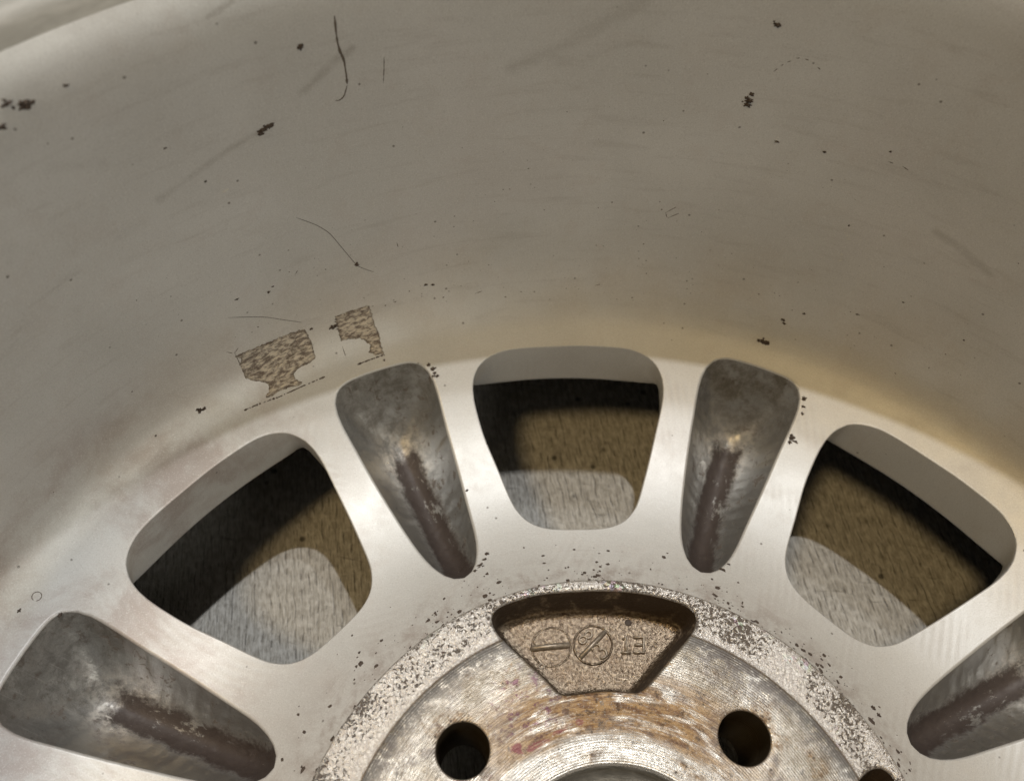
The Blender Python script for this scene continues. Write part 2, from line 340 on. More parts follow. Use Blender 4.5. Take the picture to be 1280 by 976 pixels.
# brown bare channel along the bottom
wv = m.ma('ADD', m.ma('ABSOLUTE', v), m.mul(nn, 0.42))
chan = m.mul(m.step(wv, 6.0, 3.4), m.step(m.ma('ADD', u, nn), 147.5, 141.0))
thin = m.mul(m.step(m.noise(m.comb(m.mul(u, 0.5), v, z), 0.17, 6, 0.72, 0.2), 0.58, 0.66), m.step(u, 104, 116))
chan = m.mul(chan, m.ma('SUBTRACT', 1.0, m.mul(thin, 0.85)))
# shade painted on the sloped outer end; blotches along the walls
end_shade = m.mul(m.step(u, 141, 150), m.step(m.noise(p, 0.16, 6, 0.74, 0.15), 0.34, 0.66))
blot = m.mul(m.step(m.noise(p, 0.30, 5, 0.66, 0.3), 0.56, 0.65), m.step(m.ma('ADD', m.noise(p, 0.05, 2), m.mul(m.step(v, -2, -9), 0.12)), 0.48, 0.60))
col = m.mix(m.mul(end_shade, 0.75), col, (0.105, 0.092, 0.075))
col = m.mix(m.mul(blot, 0.75), col, (0.10, 0.07, 0.05))
# highlight painted round the head of the channel, slightly glossier too
dust_glint = m.mul(m.step(m.ma('ABSOLUTE', m.ma('SUBTRACT', u, 141)), 14.0, 2.0), m.step(m.ma('ABSOLUTE', v), 11, 3), m.step(m.noise(p, 0.35, 5, 0.7), 0.38, 0.62))
col = m.mix(m.mul(dust_glint, 0.75), col, (0.80, 0.75, 0.68))
lines = m.noise(m.comb(m.mul(u, 0.10), m.mul(v, 2.0), 0.0), 0.9, 4, 0.65)
col = m.mix(m.mul(m.step(lines, 0.58, 0.75), 0.35), col, (0.70, 0.68, 0.65))
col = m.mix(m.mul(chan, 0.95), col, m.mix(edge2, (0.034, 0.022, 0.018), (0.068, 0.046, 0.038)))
glit = m.mul(m.step(m.noise(m.comb(m.mul(u, 0.5), m.mul(v, 2.2), 0.0), 1.1, 5, 0.8), 0.60, 0.68), m.step(m.noise(p, 0.12, 3), 0.48, 0.6), chan)
col = m.mix(m.mul(glit, 0.6), col, (0.45, 0.41, 0.37))
rough = m.ma('ADD', m.mul(mid, 0.2), m.ma('ADD', m.ma('SUBTRACT', 0.25, m.mul(dust_glint, 0.08)), m.ma('ADD', m.mul(end_shade, 0.3), m.mul(chan, 0.22))))
MAT_POCKET = m.out(col, rough, m.ma('SUBTRACT', 0.85, m.mul(m.mx(chan, blot, m.mul(end_shade, 0.6)), 0.65)), m.bump(m.ma('ADD', m.mul(hgt, 1.2), m.mul(edge2, 2.0)), 0.06))

# turned hub face
m = NT('hub_turned_metal')
p, x, y, z, r, th = m.coords(wheel)
pol = m.comb(m.mul(th, 9.0), m.mul(r, 1.0), 0.0)
rings = m.ma('SINE', m.ma('ADD', m.mul(r, 2*PI/0.62), m.mul(m.noise(p, 0.12, 2), 3.0)))
fine = m.noise(m.comb(m.mul(th, 5.0), m.mul(r, 3.0), 0.0), 1.0, 3, 0.6)
n1 = m.noise(p, 0.10, 6, 0.66, 0.6); n2 = m.noise(p, 0.42, 5, 0.68); n3 = m.noise(pol, 0.35, 6, 0.68, 0.5)
col = m.mix(m.step(n1, 0.35, 0.65), (0.66, 0.62, 0.56), (0.46, 0.40, 0.33))
col = m.mix(m.mul(m.step(rings, -0.2, 1.0), 0.20), col, (0.36, 0.31, 0.25))
col = m.mix(m.mul(m.step(fine, 0.5, 0.75), 0.25), col, (0.78, 0.75, 0.71))
# olive-brown heat film, stronger outwards
film = m.mul(m.step(r, 45, 60), m.step(m.noise(p, 0.07, 5, 0.62), 0.36, 0.62))
col = m.mix(m.mul(film, 0.75), col, (0.20, 0.155, 0.095))
# rust wash above the bore
top = m.mul(m.step(m.ma('ABSOLUTE', m.ma('SUBTRACT', th, 0.08)), 1.15, 0.35), m.step(r, 58.0, 47.0), m.step(r, 35.5, 39.5))
rust = m.mul(top, m.step(n3, 0.36, 0.52))
rust = m.mx(rust, m.mul(m.step(n1, 0.52, 0.64), m.step(n2, 0.40, 0.6), 0.75))
n4 = m.noise(m.comb(m.mul(th, 16.0), m.mul(r, 1.6), 0.0), 0.6, 5, 0.7, 0.4)
col = m.mix(m.mul(rust, 0.92), col, m.mix(m.step(n4, 0.42, 0.62), (0.44, 0.26, 0.10), (0.17, 0.07, 0.018)))
col = m.mix(m.mul(rust, m.step(n2, 0.54, 0.62), 0.75), col, (0.075, 0.04, 0.02))
# grey-blue oxide near the rim of the face and around the recess
ox = m.mul(m.step(r, 60.0, 65.8), m.step(n2, 0.34, 0.55))
ox = m.mx(ox, m.mul(m.step(m.noise(p, 0.22, 5, 0.7, 0.4), 0.60, 0.68), 0.8))
col = m.mix(m.mul(ox, 0.8), col, (0.17, 0.165, 0.165))
gl = m.noise(p, 1.5, 4, 0.75)
col = m.mix(m.mul(m.step(gl, 0.55, 0.68), 0.55), col, (0.80, 0.76, 0.70))
col = m.mix(m.mul(m.step(gl, 0.45, 0.33), 0.45), col, (0.13, 0.10, 0.08))
scale_ = m.mul(m.step(m.noise(p, 0.055, 4, 0.6, 0.8), 0.48, 0.62), m.step(n2, 0.36, 0.6))
col = m.mix(m.mul(scale_, 0.6), col, (0.20, 0.175, 0.165))
# violet tint and pink marker strokes
vio = m.mul(m.step(m.vm('DISTANCE', p, (-27, 42, 0)), 13, 4), m.step(n2, 0.52, 0.66))
col = m.mix(m.mul(vio, 0.8), col, (0.24, 0.10, 0.16))
for cx, cy, ex, ey in ((-22.6, 32.4, 4.2, 1.2), (-17.0, 36.9, 3.0, 0.8), (-27.6, 31.0, 1.6, 1.4), (-12.5, 39.2, 0.9, 0.9), (-34, 24, 2, 1)):
    q = m.vm('SUBTRACT', p, (cx, cy, 0)); qx, qy, _ = m.xyz(q)
    ca, sa = math.cos(0.55), math.sin(0.55)
    aa = m.ma('DIVIDE', m.ma('ADD', m.mul(qx, ca), m.mul(qy, sa)), ex); bb = m.ma('DIVIDE', m.ma('SUBTRACT', m.mul(qy, ca), m.mul(qx, sa)), ey)
    dd = m.ma('ADD', m.ma('SQRT', m.ma('ADD', m.mul(aa, aa), m.mul(bb, bb))), m.mul(m.ma('SUBTRACT', n2, 0.5), 3.2))
    col = m.mix(m.mul(m.step(dd, 1.0, 0.6), m.step(n3, 0.40, 0.56), 0.8), col, (0.25, 0.06, 0.085))
# clean pale arcs next to the bore
pale = m.mul(m.step(r, 39.5, 37.0), m.step(n3, 0.66, 0.45))
col = m.mix(m.mul(pale, 0.7), col, (0.60, 0.58, 0.545))
sp = m.mul(m.step(m.vor(p, 0.55), 0.25, 0.12), m.step(n1, 0.5, 0.62))
col = m.mix(m.mul(sp, 0.8), col, (0.06, 0.045, 0.035))
met = m.ma('SUBTRACT', 0.80, m.mul(m.mx(rust, ox, m.mul(film, 0.6)), 0.55))
rough = m.ma('ADD', m.ma('ADD', 0.20, m.mul(n2, 0.24)), m.mul(m.mx(rust, ox), 0.18))
hh = m.ma('ADD', m.mul(rings, 0.30), m.ma('ADD', m.ma('ADD', m.mul(n2, 2.0), m.mul(gl, 1.2)), m.mul(fine, 0.8)))
tn = m.n.new('ShaderNodeTangent'); tn.direction_type = 'RADIAL'; tn.axis = 'Z'
m.l.new(tn.outputs[0], m.b.inputs['Tangent'])
m.put(m.b.inputs['Anisotropic'], 0.6)
MAT_HUB = m.out(col, rough, met, m.bump(hh, 0.07))

# pitted flange ring
m = NT('pitted_flange')
p, x, y, z, r, th = m.coords(wheel)
wp = m.vm('ADD', p, m.vm('SCALE', m.comb(m.noise(p, 0.8, 3), m.noise(m.vm('ADD', p, (31, 7, 3)), 0.8, 3), 0.5), scale=1.6))
pit = m.noise(wp, 1.25, 5, 0.72, 0.2); reg = m.noise(p, 0.06, 3)
pit2 = m.vor(wp, 1.1)
lim = m.ma('ADD', pit, m.mul(m.ma('SUBTRACT', reg, 0.5), 0.50))
lim = m.ma('ADD', lim, m.mul(m.step(r, 70.5, 67.2), -0.13))
dark = m.step(lim, 0.52, 0.61)
col = m.mix(m.step(pit2, 0.15, 0.7), (0.76, 0.72, 0.67), (0.58, 0.53, 0.485))
irid = m.xyz(m.vor(p, 0.8, out='Color'))
col = m.mix(m.mul(m.step(m.noise(p, 0.09, 3), 0.56, 0.68), 0.20), col, m.vor(p, 0.9, out='Color'))
col = m.mix(m.mul(dark, 0.85), col, (0.20, 0.155, 0.13))
col = m.mix(m.mul(m.step(lim, 0.61, 0.70), 0.8), col, (0.055, 0.038, 0.03))
col = m.mix(m.mul(m.step(r, 67.5, 66.7), 0.85), col, (0.16, 0.10, 0.05))
MAT_PIT = m.out(col, m.ma('ADD', 0.30, m.mul(dark, 0.35)), m.ma('SUBTRACT', 0.65, m.mul(dark, 0.45)),
                m.bump(m.ma('ADD', m.mul(dark, -2.2), m.mul(m.noise(p, 1.6, 4, 0.7), 2.0)), 0.13))

# sand-cast recess
m = NT('recess_casting')
p, x, y, z, r, th = m.coords(wheel)
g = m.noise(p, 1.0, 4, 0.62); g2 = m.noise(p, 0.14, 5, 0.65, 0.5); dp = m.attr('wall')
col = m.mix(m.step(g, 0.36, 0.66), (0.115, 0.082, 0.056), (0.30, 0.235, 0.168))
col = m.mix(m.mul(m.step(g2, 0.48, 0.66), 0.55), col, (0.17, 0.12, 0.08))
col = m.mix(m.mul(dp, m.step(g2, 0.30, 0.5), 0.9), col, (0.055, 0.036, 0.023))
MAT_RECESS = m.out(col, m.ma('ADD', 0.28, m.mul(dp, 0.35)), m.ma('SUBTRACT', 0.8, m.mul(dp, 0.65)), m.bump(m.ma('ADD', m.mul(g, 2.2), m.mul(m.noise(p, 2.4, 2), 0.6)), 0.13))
m = NT('recess_mark')
p, x, y, z, r, th = m.coords(wheel)
g = m.noise(p, 1.3, 4, 0.7)
MAT_MARK = m.out(m.mix(m.step(g, 0.35, 0.65), (0.34, 0.275, 0.21), (0.56, 0.48, 0.39)), 0.38, 0.6, m.bump(g, 0.12))

# drilled holes
m = NT('drilled_metal')
p, x, y, z, r, th = m.coords(wheel)
g = m.noise(p, 0.5, 4, 0.6)
MAT_BORE = m.out(m.mix(g, (0.10, 0.075, 0.045), (0.17, 0.13, 0.085)), 0.45, 0.7, m.bump(m.ma('SINE', m.mul(z, 6.0)), 0.03))
m = NT('bore_metal')
p, x, y, z, r, th = m.coords(wheel)
g = m.noise(m.comb(m.mul(th, 12.0), r, m.mul(z, 1.4)), 0.6, 4, 0.65)
MAT_CENTRE = m.out(m.mix(m.step(g, 0.35, 0.7), (0.38, 0.365, 0.335), (0.60, 0.58, 0.54)), 0.34, 0.7, m.bump(g, 0.06))

# dirt, residue, fibres
m = NT('dirt')
p, x, y, z, r, th = m.coords(wheel)
g = m.noise(p, 1.2, 3)
MAT_DIRT = m.out(m.mix(g, (0.038, 0.026, 0.019), (0.115, 0.082, 0.062)), 0.65, 0.0, m.bump(g, 0.2))
m = NT('white_chip')
MAT_CHIP = m.out((0.72, 0.70, 0.66), 0.5, 0.1)
m = NT('thin_dirt')
MAT_THIN = m.out((0.15, 0.12, 0.095), 0.6, 0.1)
m = NT('adhesive')
p, x, y, z, r, th = m.coords(wheel)
sp = m.comb(m.mul(th, 170.0), m.mul(z, 2.6), m.mul(r, 2.6))
g = m.noise(sp, 0.42, 6, 0.72, 0.2); g2 = m.noise(p, 1.2, 3, 0.7); e = m.attr('rim')
col = m.mix(m.step(g, 0.40, 0.60), (0.21, 0.165, 0.135), (0.80, 0.72, 0.61))
col = m.mix(m.mul(m.step(g2, 0.55, 0.7), 0.5), col, (0.66, 0.60, 0.52))
col = m.mix(m.mul(e, m.step(g2, 0.36, 0.5), 0.75), col, (0.075, 0.05, 0.03))
MAT_GLUE = m.out(col, 0.42, 0.25, m.bump(m.ma('ADD', m.mul(g, 2.0), g2), 0.35))

m = NT('bounce_damping_face')  # unseen underside, made near-black to cut light bounced onto the board
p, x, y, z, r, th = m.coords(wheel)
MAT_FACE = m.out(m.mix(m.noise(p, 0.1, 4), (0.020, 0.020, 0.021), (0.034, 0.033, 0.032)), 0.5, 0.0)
# ---------------------------------------------------------------- spokes
SEC = PI/8
def in_sector(x, y, lo, hi):
    r = math.hypot(x, y)
    return lo < r < hi and abs(math.atan2(y, x)) < SEC
BEV = 0.55; PBEV = 0.9
WP = [rot2(WIN, SEC+0.0), rot2(WIN, -SEC)]
R_IN, R_OUT = 77.6, 164.0
def arc(r, n, a=SEC*1.04): return [(r*math.cos(-a+2*a*i/n), r*math.sin(-a+2*a*i/n)) for i in range(n+1)]
def ray(a, n=40): return [((R_IN-1+(R_OUT-R_IN+2)*i/n)*math.cos(a), (R_IN-1+(R_OUT-R_IN+2)*i/n)*math.sin(a)) for i in range(n+1)]
def sector_cdt(wloops, ploop, sp):
    loops = [(l, True) for l in wloops]
    if ploop: loops.append((ploop, True))
    loops += [(arc(R_IN, 32), False), (arc(R_OUT, 64), False), (ray(SEC), False), (ray(-SEC), False)]
    allp = [q for l in wloops for q in l]+(ploop or [])
    pts = []
    rr = R_IN+sp
    while rr < R_OUT-sp*.5:
        n = max(3, int(2*SEC*rr/sp))
        for i in range(n):
            a = -SEC+2*SEC*(i+.5)/n
            q = (rr*math.cos(a), rr*math.sin(a))
            if any(inside(l, *q) for l in wloops) or (ploop and inside(ploop, *q)): continue
            if away(q, allp, sp*.6): pts.append(q)
        rr += sp
    return cdt(loops, pts, lambda x, y: in_sector(x, y, R_IN, R_OUT) and not any(inside(l, x, y) for l in wloops) and not (ploop and inside(ploop, x, y)))
mb = MB()
wexp = [offset(l, BEV) for l in WP]; pexp = offset(POCK, PBEV)
V, F = sector_cdt(wexp, pexp, 2.4)
mb.add([(x, y, surf(math.hypot(x, y))) for x, y in V], F)
# window lips and walls, cut to the sector
wm = MB(); WBOT = []
def wall_off(l, i, f):                      # the outer wall leans in, the spoke sides are undercut
    a, b = l[i-1], l[(i+1) % len(l)]
    t = Vector((b[0]-a[0], b[1]-a[1])).normalized()
    r, th = math.hypot(*l[i]), math.atan2(l[i][1], l[i][0])
    e = min(1, max(0, (r-142)/7)); e = e*e*(3-2*e)
    side = Vector((l[i][0]+t.y*4.5, l[i][1]-t.x*4.5)); outer = Vector((158.3*math.cos(th), 158.3*math.sin(th)))
    q = Vector(l[i]).lerp(side.lerp(outer, e), f)
    return (q.x, q.y)
for l in WP:
    L = hole_rings(l, BEV, lambda x, y: surf(math.hypot(x, y)))
    last = L[-1]
    for k in range(1, 6):
        f = k/5
        Q = [wall_off(l, i, f) for i in range(len(l))]
        L.append([(q[0], q[1], a[2]+(zfront(math.hypot(*q))+0.8-a[2])*f) for q, a in zip(Q, last)])
    Q = [wall_off(l, i, 1.12) for i in range(len(l))]
    L.append([(q[0], q[1], zfront(math.hypot(*q))) for q in Q]); WBOT.append(Q)
    wm.rings(L)
me = wm.build('tmp', 0)
bm = bmesh.new(); bm.from_mesh(me)
for s in (1, -1):
    bmesh.ops.bisect_plane(bm, geom=bm.verts[:]+bm.edges[:]+bm.faces[:], dist=1e-8, plane_co=(0, 0, 0), plane_no=(-math.sin(SEC), s*math.cos(SEC), 0), clear_outer=True)
bm.to_mesh(me); bm.free()
mb.add([(v.co.x/MM, v.co.y/MM, v.co.z/MM-ZO) for v in me.vertices], [tuple(p.vertices) for p in me.polygons])
bpy.data.meshes.remove(me)
mb.rings(hole_rings(POCK, PBEV, lambda x, y: surf(math.hypot(x, y))))
# street-side face of the spoke
V, F = sector_cdt(WBOT, None, 7)
mb.add([(x, y, zfront(math.hypot(x, y))) for x, y in V], [tuple(reversed(f)) for f in F])
spoke_me = mb.build('spoke')
bm = bmesh.new(); bm.from_mesh(spoke_me); bmesh.ops.recalc_face_normals(bm, faces=bm.faces); 
up = [f for f in bm.faces if abs(f.calc_center_median().z/MM-ZO-surf(math.hypot(f.calc_center_median().x, f.calc_center_median().y)/MM)) < 0.3]
if sum(f.normal.z for f in up) < 0: bmesh.ops.reverse_faces(bm, faces=bm.faces)
bm.to_mesh(spoke_me); bm.free()
def smooth_normals(me):
    me.shade_smooth()
    N = []
    for v in me.vertices:
        x, y, z = v.co.x/MM, v.co.y/MM, v.co.z/MM-ZO
        N.append(surfn(x, y) if abs(z-surf(math.hypot(x, y))) < 0.02 else Vector(v.normal))
    me.normals_split_custom_set_from_vertices([tuple(n) for n in N])

# scooped pocket in the back of each spoke
def pocket_mesh():
    rim = [(q[0], q[1]) for q in POCK]
    pts = []
    x = 90.0
    while x < 163:
        y = -17.0
        while y < 17:
            q = (x+random.uniform(-.2, .2), y+random.uniform(-.2, .2))
            if inside(POCK, *q) and away(q, POCK, 0.8): pts.append(q)
            y += 1.25
        x += 1.25
    V, F = cdt([(rim, True)], pts, lambda x, y: inside(POCK, x, y))
    n = len(V); nb = [set() for _ in range(n)]
    for f in F:
        for a in f:
            for b in f:
                if a != b: nb[a].add(b)
    D = []
    for x, y in V:
        d = min(math.hypot(x-q[0], y-q[1]) for q in POCK) if not any(abs(x-q[0])+abs(y-q[1]) < 1e-4 for q in POCK) else 0
        slope = 2.1
        e = d*slope
        # floor of the channel climbs towards the hub
        fl = 14.0+8.5*min(1, max(0, (x-92)/46))
        e = fl*(1-math.exp(-(e/fl)*1.05)) if e > 0 else 0
        D.append(e)
    fixed = [d == 0 for d in D]
    for it in range(6):
        D = [D[i] if fixed[i] else D[i]*.45+.55*sum(D[j] for j in nb[i])/len(nb[i]) for i in range(n)]
    D0 = {}
    W = []
    for (x, y), d in zip(V, D):
        W.append((x, y, max(surf(math.hypot(x, y))-PBEV-d, zfront(math.hypot(x, y))+2)))
    # match the lip height exactly along the rim
    T = offset(POCK, PBEV)
    for i, (x, y) in enumerate(V):
        if fixed[i]:
            j = min(range(len(POCK)), key=lambda k: (POCK[k][0]-x)**2+(POCK[k][1]-y)**2)
            W[i] = (x, y, surf(math.hypot(*T[j]))-PBEV)
    me = mesh('spoke_pocket', W, F)
    for nm, vals in (('ax', [v[0] for v in V]), ('side', [v[1] for v in V]), ('depth', D)):
        a = me.attributes.new(nm, 'FLOAT', 'POINT')
        for i, q in enumerate(vals): a.data[i].value = q
    return me
pock_me = pocket_mesh()
for k in range(8):
    o = bpy.data.objects.new('spoke', spoke_me); C.objects.link(o)
    if k == 0:
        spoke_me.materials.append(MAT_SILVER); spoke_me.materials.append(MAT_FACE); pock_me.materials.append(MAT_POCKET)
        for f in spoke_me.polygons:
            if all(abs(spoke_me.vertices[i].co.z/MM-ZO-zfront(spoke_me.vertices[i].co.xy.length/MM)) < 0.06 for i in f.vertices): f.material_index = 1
        smooth_normals(spoke_me); pock_me.shade_smooth()
    o.parent = wheel
    o.rotation_euler = (0, 0, A0+SEC+k*PI/4-math.radians(0.4))
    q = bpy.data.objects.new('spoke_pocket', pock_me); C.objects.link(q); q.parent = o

# ---------------------------------------------------------------- barrel
k0 = next(i for i, q in enumerate(PROF) if q[0] >= 163.999)
prof = [(163.0, surf(163)-0.2)]+PROF[k0:]+[(209, 108), (202, 102), (193, 97), (190, 60), (186, 40), (186, 10), (192, -8), (193, -48), (199, -55), (199.5, -60), (197, -64.0), (192, -64.9), (188.5, -62), (186, -46), (182, -28), (174, -23.5), (164, -22.5)]
N = 288
kf = next(i for i, q in enumerate(prof) if q[0] >= 187.0)
def flange_pt(r, z, i): return (r*math.cos(2*PI*i/N)+5.0*(max(0, z)/117)**2, r*math.sin(2*PI*i/N)+1.5*(max(0, z)/117)**2, z)
ke = next(i for i, q in enumerate(prof) if q[0] == 193 and q[1] == 97)
mb = MB()
mb.rings([[flange_pt(r, z, i) for i in range(N)] for r, z in prof[kf:ke+1]])
me = mb.build('rim_flange', 0)
link('rim_flange', me, MAT_FLANGE, wheel)
mb = MB()
for part in (prof[:kf+1], prof[ke:]): mb.rings([[flange_pt(r, z, i) for i in range(N)] for r, z in part])
'''
mb.rings([[(r*math.cos(2*PI*i/N)+5.0*(max(0, z)/117)**2, r*math.sin(2*PI*i/N)+1.5*(max(0, z)/117)**2, z) for i in range(N)] for r, z in prof])
'''
me = mb.build('barrel', 0)
bm = bmesh.new(); bm.from_mesh(me); bmesh.ops.recalc_face_normals(bm, faces=bm.faces)
bm.faces.ensure_lookup_table()
f = min(bm.faces, key=lambda f: abs(f.calc_center_median().z/MM-ZO-60)+abs(f.calc_center_median().xy.length/MM-179))
if f.normal.xy.dot(f.calc_center_median().xy) > 0: bmesh.ops.reverse_faces(bm, faces=bm.faces)
bm.to_mesh(me); bm.free()
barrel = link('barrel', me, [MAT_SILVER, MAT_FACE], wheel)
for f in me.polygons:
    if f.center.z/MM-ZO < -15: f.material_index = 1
me.shade_smooth()
Nn = []
for v in me.vertices:
    x, y = v.co.x/MM, v.co.y/MM
    Nn.append(tuple(surfn(x, y)) if abs(math.hypot(x, y)-164) < 0.05 and v.co.z/MM-ZO > -10 else tuple(v.normal))
me.normals_split_custom_set_from_vertices(Nn)

# ---------------------------------------------------------------- hub
RB, RS, RH = 30.4, 66.75, 77.4
BOLT = [(50*math.cos(A0+PI/4+k*PI/2), 50*math.sin(A0+PI/4+k*PI/2)) for k in range(4)]
def circ(c, r, n): return [(c[0]+r*math.cos(2*PI*i/n), c[1]+r*math.sin(2*PI*i/n)) for i in range(n)]
HPS = [rot2(HP, A0+k*PI/2) for k in range(4)]
def hubz(x, y):
    r = math.hypot(x, y)
    if r < RS-0.5: return 0.0
    if r < RS+0.6: return -0.55*min(1, (r-RS+0.5)/0.9)
    return -0.55+0.05*math.sin(math.atan2(y, x)*9)
BB = 0.5
holes = [offset(h, 0.8) for h in HPS]+[offset(circ(b, 6.62, 48), BB) for b in BOLT]
hp = [q for h in holes for q in h]
pts = []
rr = RB+1.6
while rr < RH-1:
    n = int(2*PI*rr/2.2)
    for i in range(n):
        a = 2*PI*i/n
        q = (rr*math.cos(a), rr*math.sin(a))
        if abs(rr-RS) > 0.9 and not any(inside(h, *q) for h in holes) and away(q, hp, 0.9): pts.append(q)
    rr += 1.9
loops = [(h, True) for h in holes]+[(circ((0, 0), r, n), True) for r, n in ((RB+0.7, 128), (RS-0.5, 220), (RS, 220), (RS+0.45, 220), (RH, 260))]
V, F = cdt(loops, pts, lambda x, y: RB+0.7 < math.hypot(x, y) < RH and not any(inside(h, x, y) for h in holes))
def cen(f): return math.hypot(sum(V[i][0] for i in f)/3, sum(V[i][1] for i in f)/3)
Z3 = [(x, y, hubz(x, y)) for x, y in V]
face = MB(); face.add(Z3, [f for f in F if cen(f) < RS])
ring = MB(); ring.add(Z3, [f for f in F if cen(f) >= RS])
for b in BOLT: face.rings(hole_rings(circ(b, 6.62, 48), BB, hubz, 3))
ch = [[(r*math.cos(2*PI*i/128), r*math.sin(2*PI*i/128), z) for i in range(128)] for r, z in ((RB+0.7, 0), (RB+0.3, -0.15), (RB, -0.7))]
face.rings(ch)
sh = [[(r*math.cos(2*PI*i/260), r*math.sin(2*PI*i/260), z) for i in range(260)] for r, z in ((RH+0.0, hubz(RH, 0)), (RH+0.45, -0.8), (RH+0.6, -1.6), (RH+0.7, -6.0), (RH+1.6, -8.6))]
sh[0] = [(x, y, hubz(x, y)) for x, y, z in sh[0]]
ring.rings(sh)
# recess lips belong to face or ring by radius
lip = MB()
for h in HPS: lip.rings(hole_rings(h, 0.8, hubz, 4))
for f in lip.F:
    c = math.hypot(sum(lip.V[i][0] for i in f)/4, sum(lip.V[i][1] for i in f)/4)
    (face if c < RS else ring).add([lip.V[i] for i in f], [tuple(range(4))])
def finish(mb, name, mat):
    me = mb.build(name)
    bm = bmesh.new(); bm.from_mesh(me); bmesh.ops.recalc_face_normals(bm, faces=bm.faces)
    if sum(f.normal.z*f.calc_area() for f in bm.faces) < 0: bmesh.ops.reverse_faces(bm, faces=bm.faces)
    bm.to_mesh(me); bm.free()
    return link(name, me, mat, wheel)
hub = finish(face, 'hub_face', MAT_HUB)
flange = finish(ring, 'flange_ring', MAT_PIT)
flange['label'] = 'pitted pale ring around the hub face'
# stepped centre bore
NB = 128
def lathe(name, prof, mat, c=(0, 0), n=NB):
    mb = MB(); mb.rings([[(c[0]+r*math.cos(2*PI*i/n), c[1]+r*math.sin(2*PI*i/n), z) for i in range(n)] for r, z in prof])
    me = mb.build(name, 0)
    return link(name, me, mat, wheel)
lathe('centre_bore', [(RB, -0.7), (RB-0.5, -3.0), (RB-3.4, -6.6), (RB-4.2, -7.2), (RB-4.3, -14), (RB-4.3, -36)], MAT_CENTRE)
for b in BOLT:
    lathe('bolt_hole', [(6.62, -0.5), (6.6, -9), (6.3, -10), (6.3, -30), (9, -34)], MAT_BORE, b, 48)
# underside of the hub, with the bore and bolt holes open
hl = [circ((0, 0), RB-4.3, 96)]+[circ(b, 9, 36) for b in BOLT]
V, F = cdt([(h, True) for h in hl]+[(circ((0, 0), 79.5, 120), True)], [(65*math.cos(a*.2), 65*math.sin(a*.2)) for a in range(31)],
           lambda x, y: math.hypot(x, y) < 79.5 and not any(inside(h, x, y) for h in hl))
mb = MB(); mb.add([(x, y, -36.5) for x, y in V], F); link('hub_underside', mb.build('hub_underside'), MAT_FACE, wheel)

# casting recesses
RD = 13.0
def recess_mesh():
    loops = []
    for k in range(9):
        f = k/8
        loops.append([(q[0], q[1], hubz(*p)-0.8-(RD-2.6)*f) for q, p in zip(offset(HP, -1.9*f), offset(rot2(HP, A0), 0.8))])
    for k in range(1, 6):
        a = PI/2*k/5
        loops.append([(q[0], q[1], -RD+1.8*(1-math.sin(a))-0.0) for q in offset(HP, -1.9-2.0*(1-math.cos(a)))])
    mb = MB(); mb.rings(loops)
    nw = len(mb.V)
    fo = offset(HP, -3.9)
    pts = []
    x = 46.0
    while x < 76:
        y = -30.0
        while y < 30:
            if inside(fo, x, y) and away((x, y), fo, 1.0): pts.append((x, y))
            y += 1.4
        x += 1.4
    V, F = cdt([(fo, True)], pts, lambda x, y: inside(fo, x, y))
    mb.add([(x, y, -RD+(0.0 if i < len(fo) else 0.12*noise.noise(Vector((x*.4, y*.4, 0))))) for i, (x, y) in enumerate(V)], F)
    me = mb.build('casting_recess', 0.01)
    bm = bmesh.new(); bm.from_mesh(me); bmesh.ops.recalc_face_normals(bm, faces=bm.faces)
    if sum(f.normal.z*f.calc_area() for f in bm.faces) < 0: bmesh.ops.reverse_faces(bm, faces=bm.faces)
    bm.to_mesh(me); bm.free()
    a = me.attributes.new('wall', 'FLOAT', 'POINT')
    for v in me.vertices:
        z = v.co.z/MM-ZO
        a.data[v.index].value = min(1, max(0, (z+RD)/2.5))
    return me
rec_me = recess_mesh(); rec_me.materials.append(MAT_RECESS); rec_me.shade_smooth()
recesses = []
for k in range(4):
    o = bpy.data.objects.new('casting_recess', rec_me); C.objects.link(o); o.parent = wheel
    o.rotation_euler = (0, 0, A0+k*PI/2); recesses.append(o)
recesses[0]['label'] = 'casting recess with raised bar, date dial and the number 13'
# raised marks on the recess floor; local x points outwards, local y anticlockwise
def ridge(pts, wid, hgt, closed=False, n=6):
    mb = MB(); loops = []
    m = len(pts)
    for i in range(m):
        a = pts[i-1] if (i or closed) else pts[0]; b = pts[(i+1) % m] if (i < m-1 or closed) else pts[-1]
        t = Vector((b[0]-a[0], b[1]-a[1])).normalized(); s = Vector((-t.y, t.x))
        e = 1.0
        loops.append([(pts[i][0]+s.x*wid*math.cos(PI*k/n)*e, pts[i][1]+s.y*wid*math.cos(PI*k/n)*e, -RD+hgt*math.sin(PI*k/n)-0.08) for k in range(n+1)])
    if not closed:
        for end, d in ((0, -1), (m-1, 1)):
            a, b = (pts[1], pts[0]) if end == 0 else (pts[-2], pts[-1])
            t = Vector((b[0]-a[0], b[1]-a[1])).normalized()*wid*0.8
            cap = [(q[0]*.5+(pts[end][0])*.5+t.x, q[1]*.5+pts[end][1]*.5+t.y, -RD-0.1) for q in loops[end]]
            ends = cap
            if d < 0: first = cap
            else: lastc = cap
        loops = [first]+loops+[lastc]
    else: loops.append(loops[0])
    mb.rings(loops, False)
    return mb
def join(mbs):
    o = MB()
    for b in mbs: o.add(b.V, b.F)
    return o
def mark(name, mbs, label=None, mat=None):
    me = join(mbs).build(name, 0)
    o = link(name, me, mat or MAT_MARK, recesses[0])
    if label: o['label'] = label
    return o
def at(px, py):            # picture-like coordinates of the recess drawing -> local mm
    return MKP(px, py)
AX = [[-0.001123,-0.031283,74.509128],[-0.031576,0.002988,20.41808]]
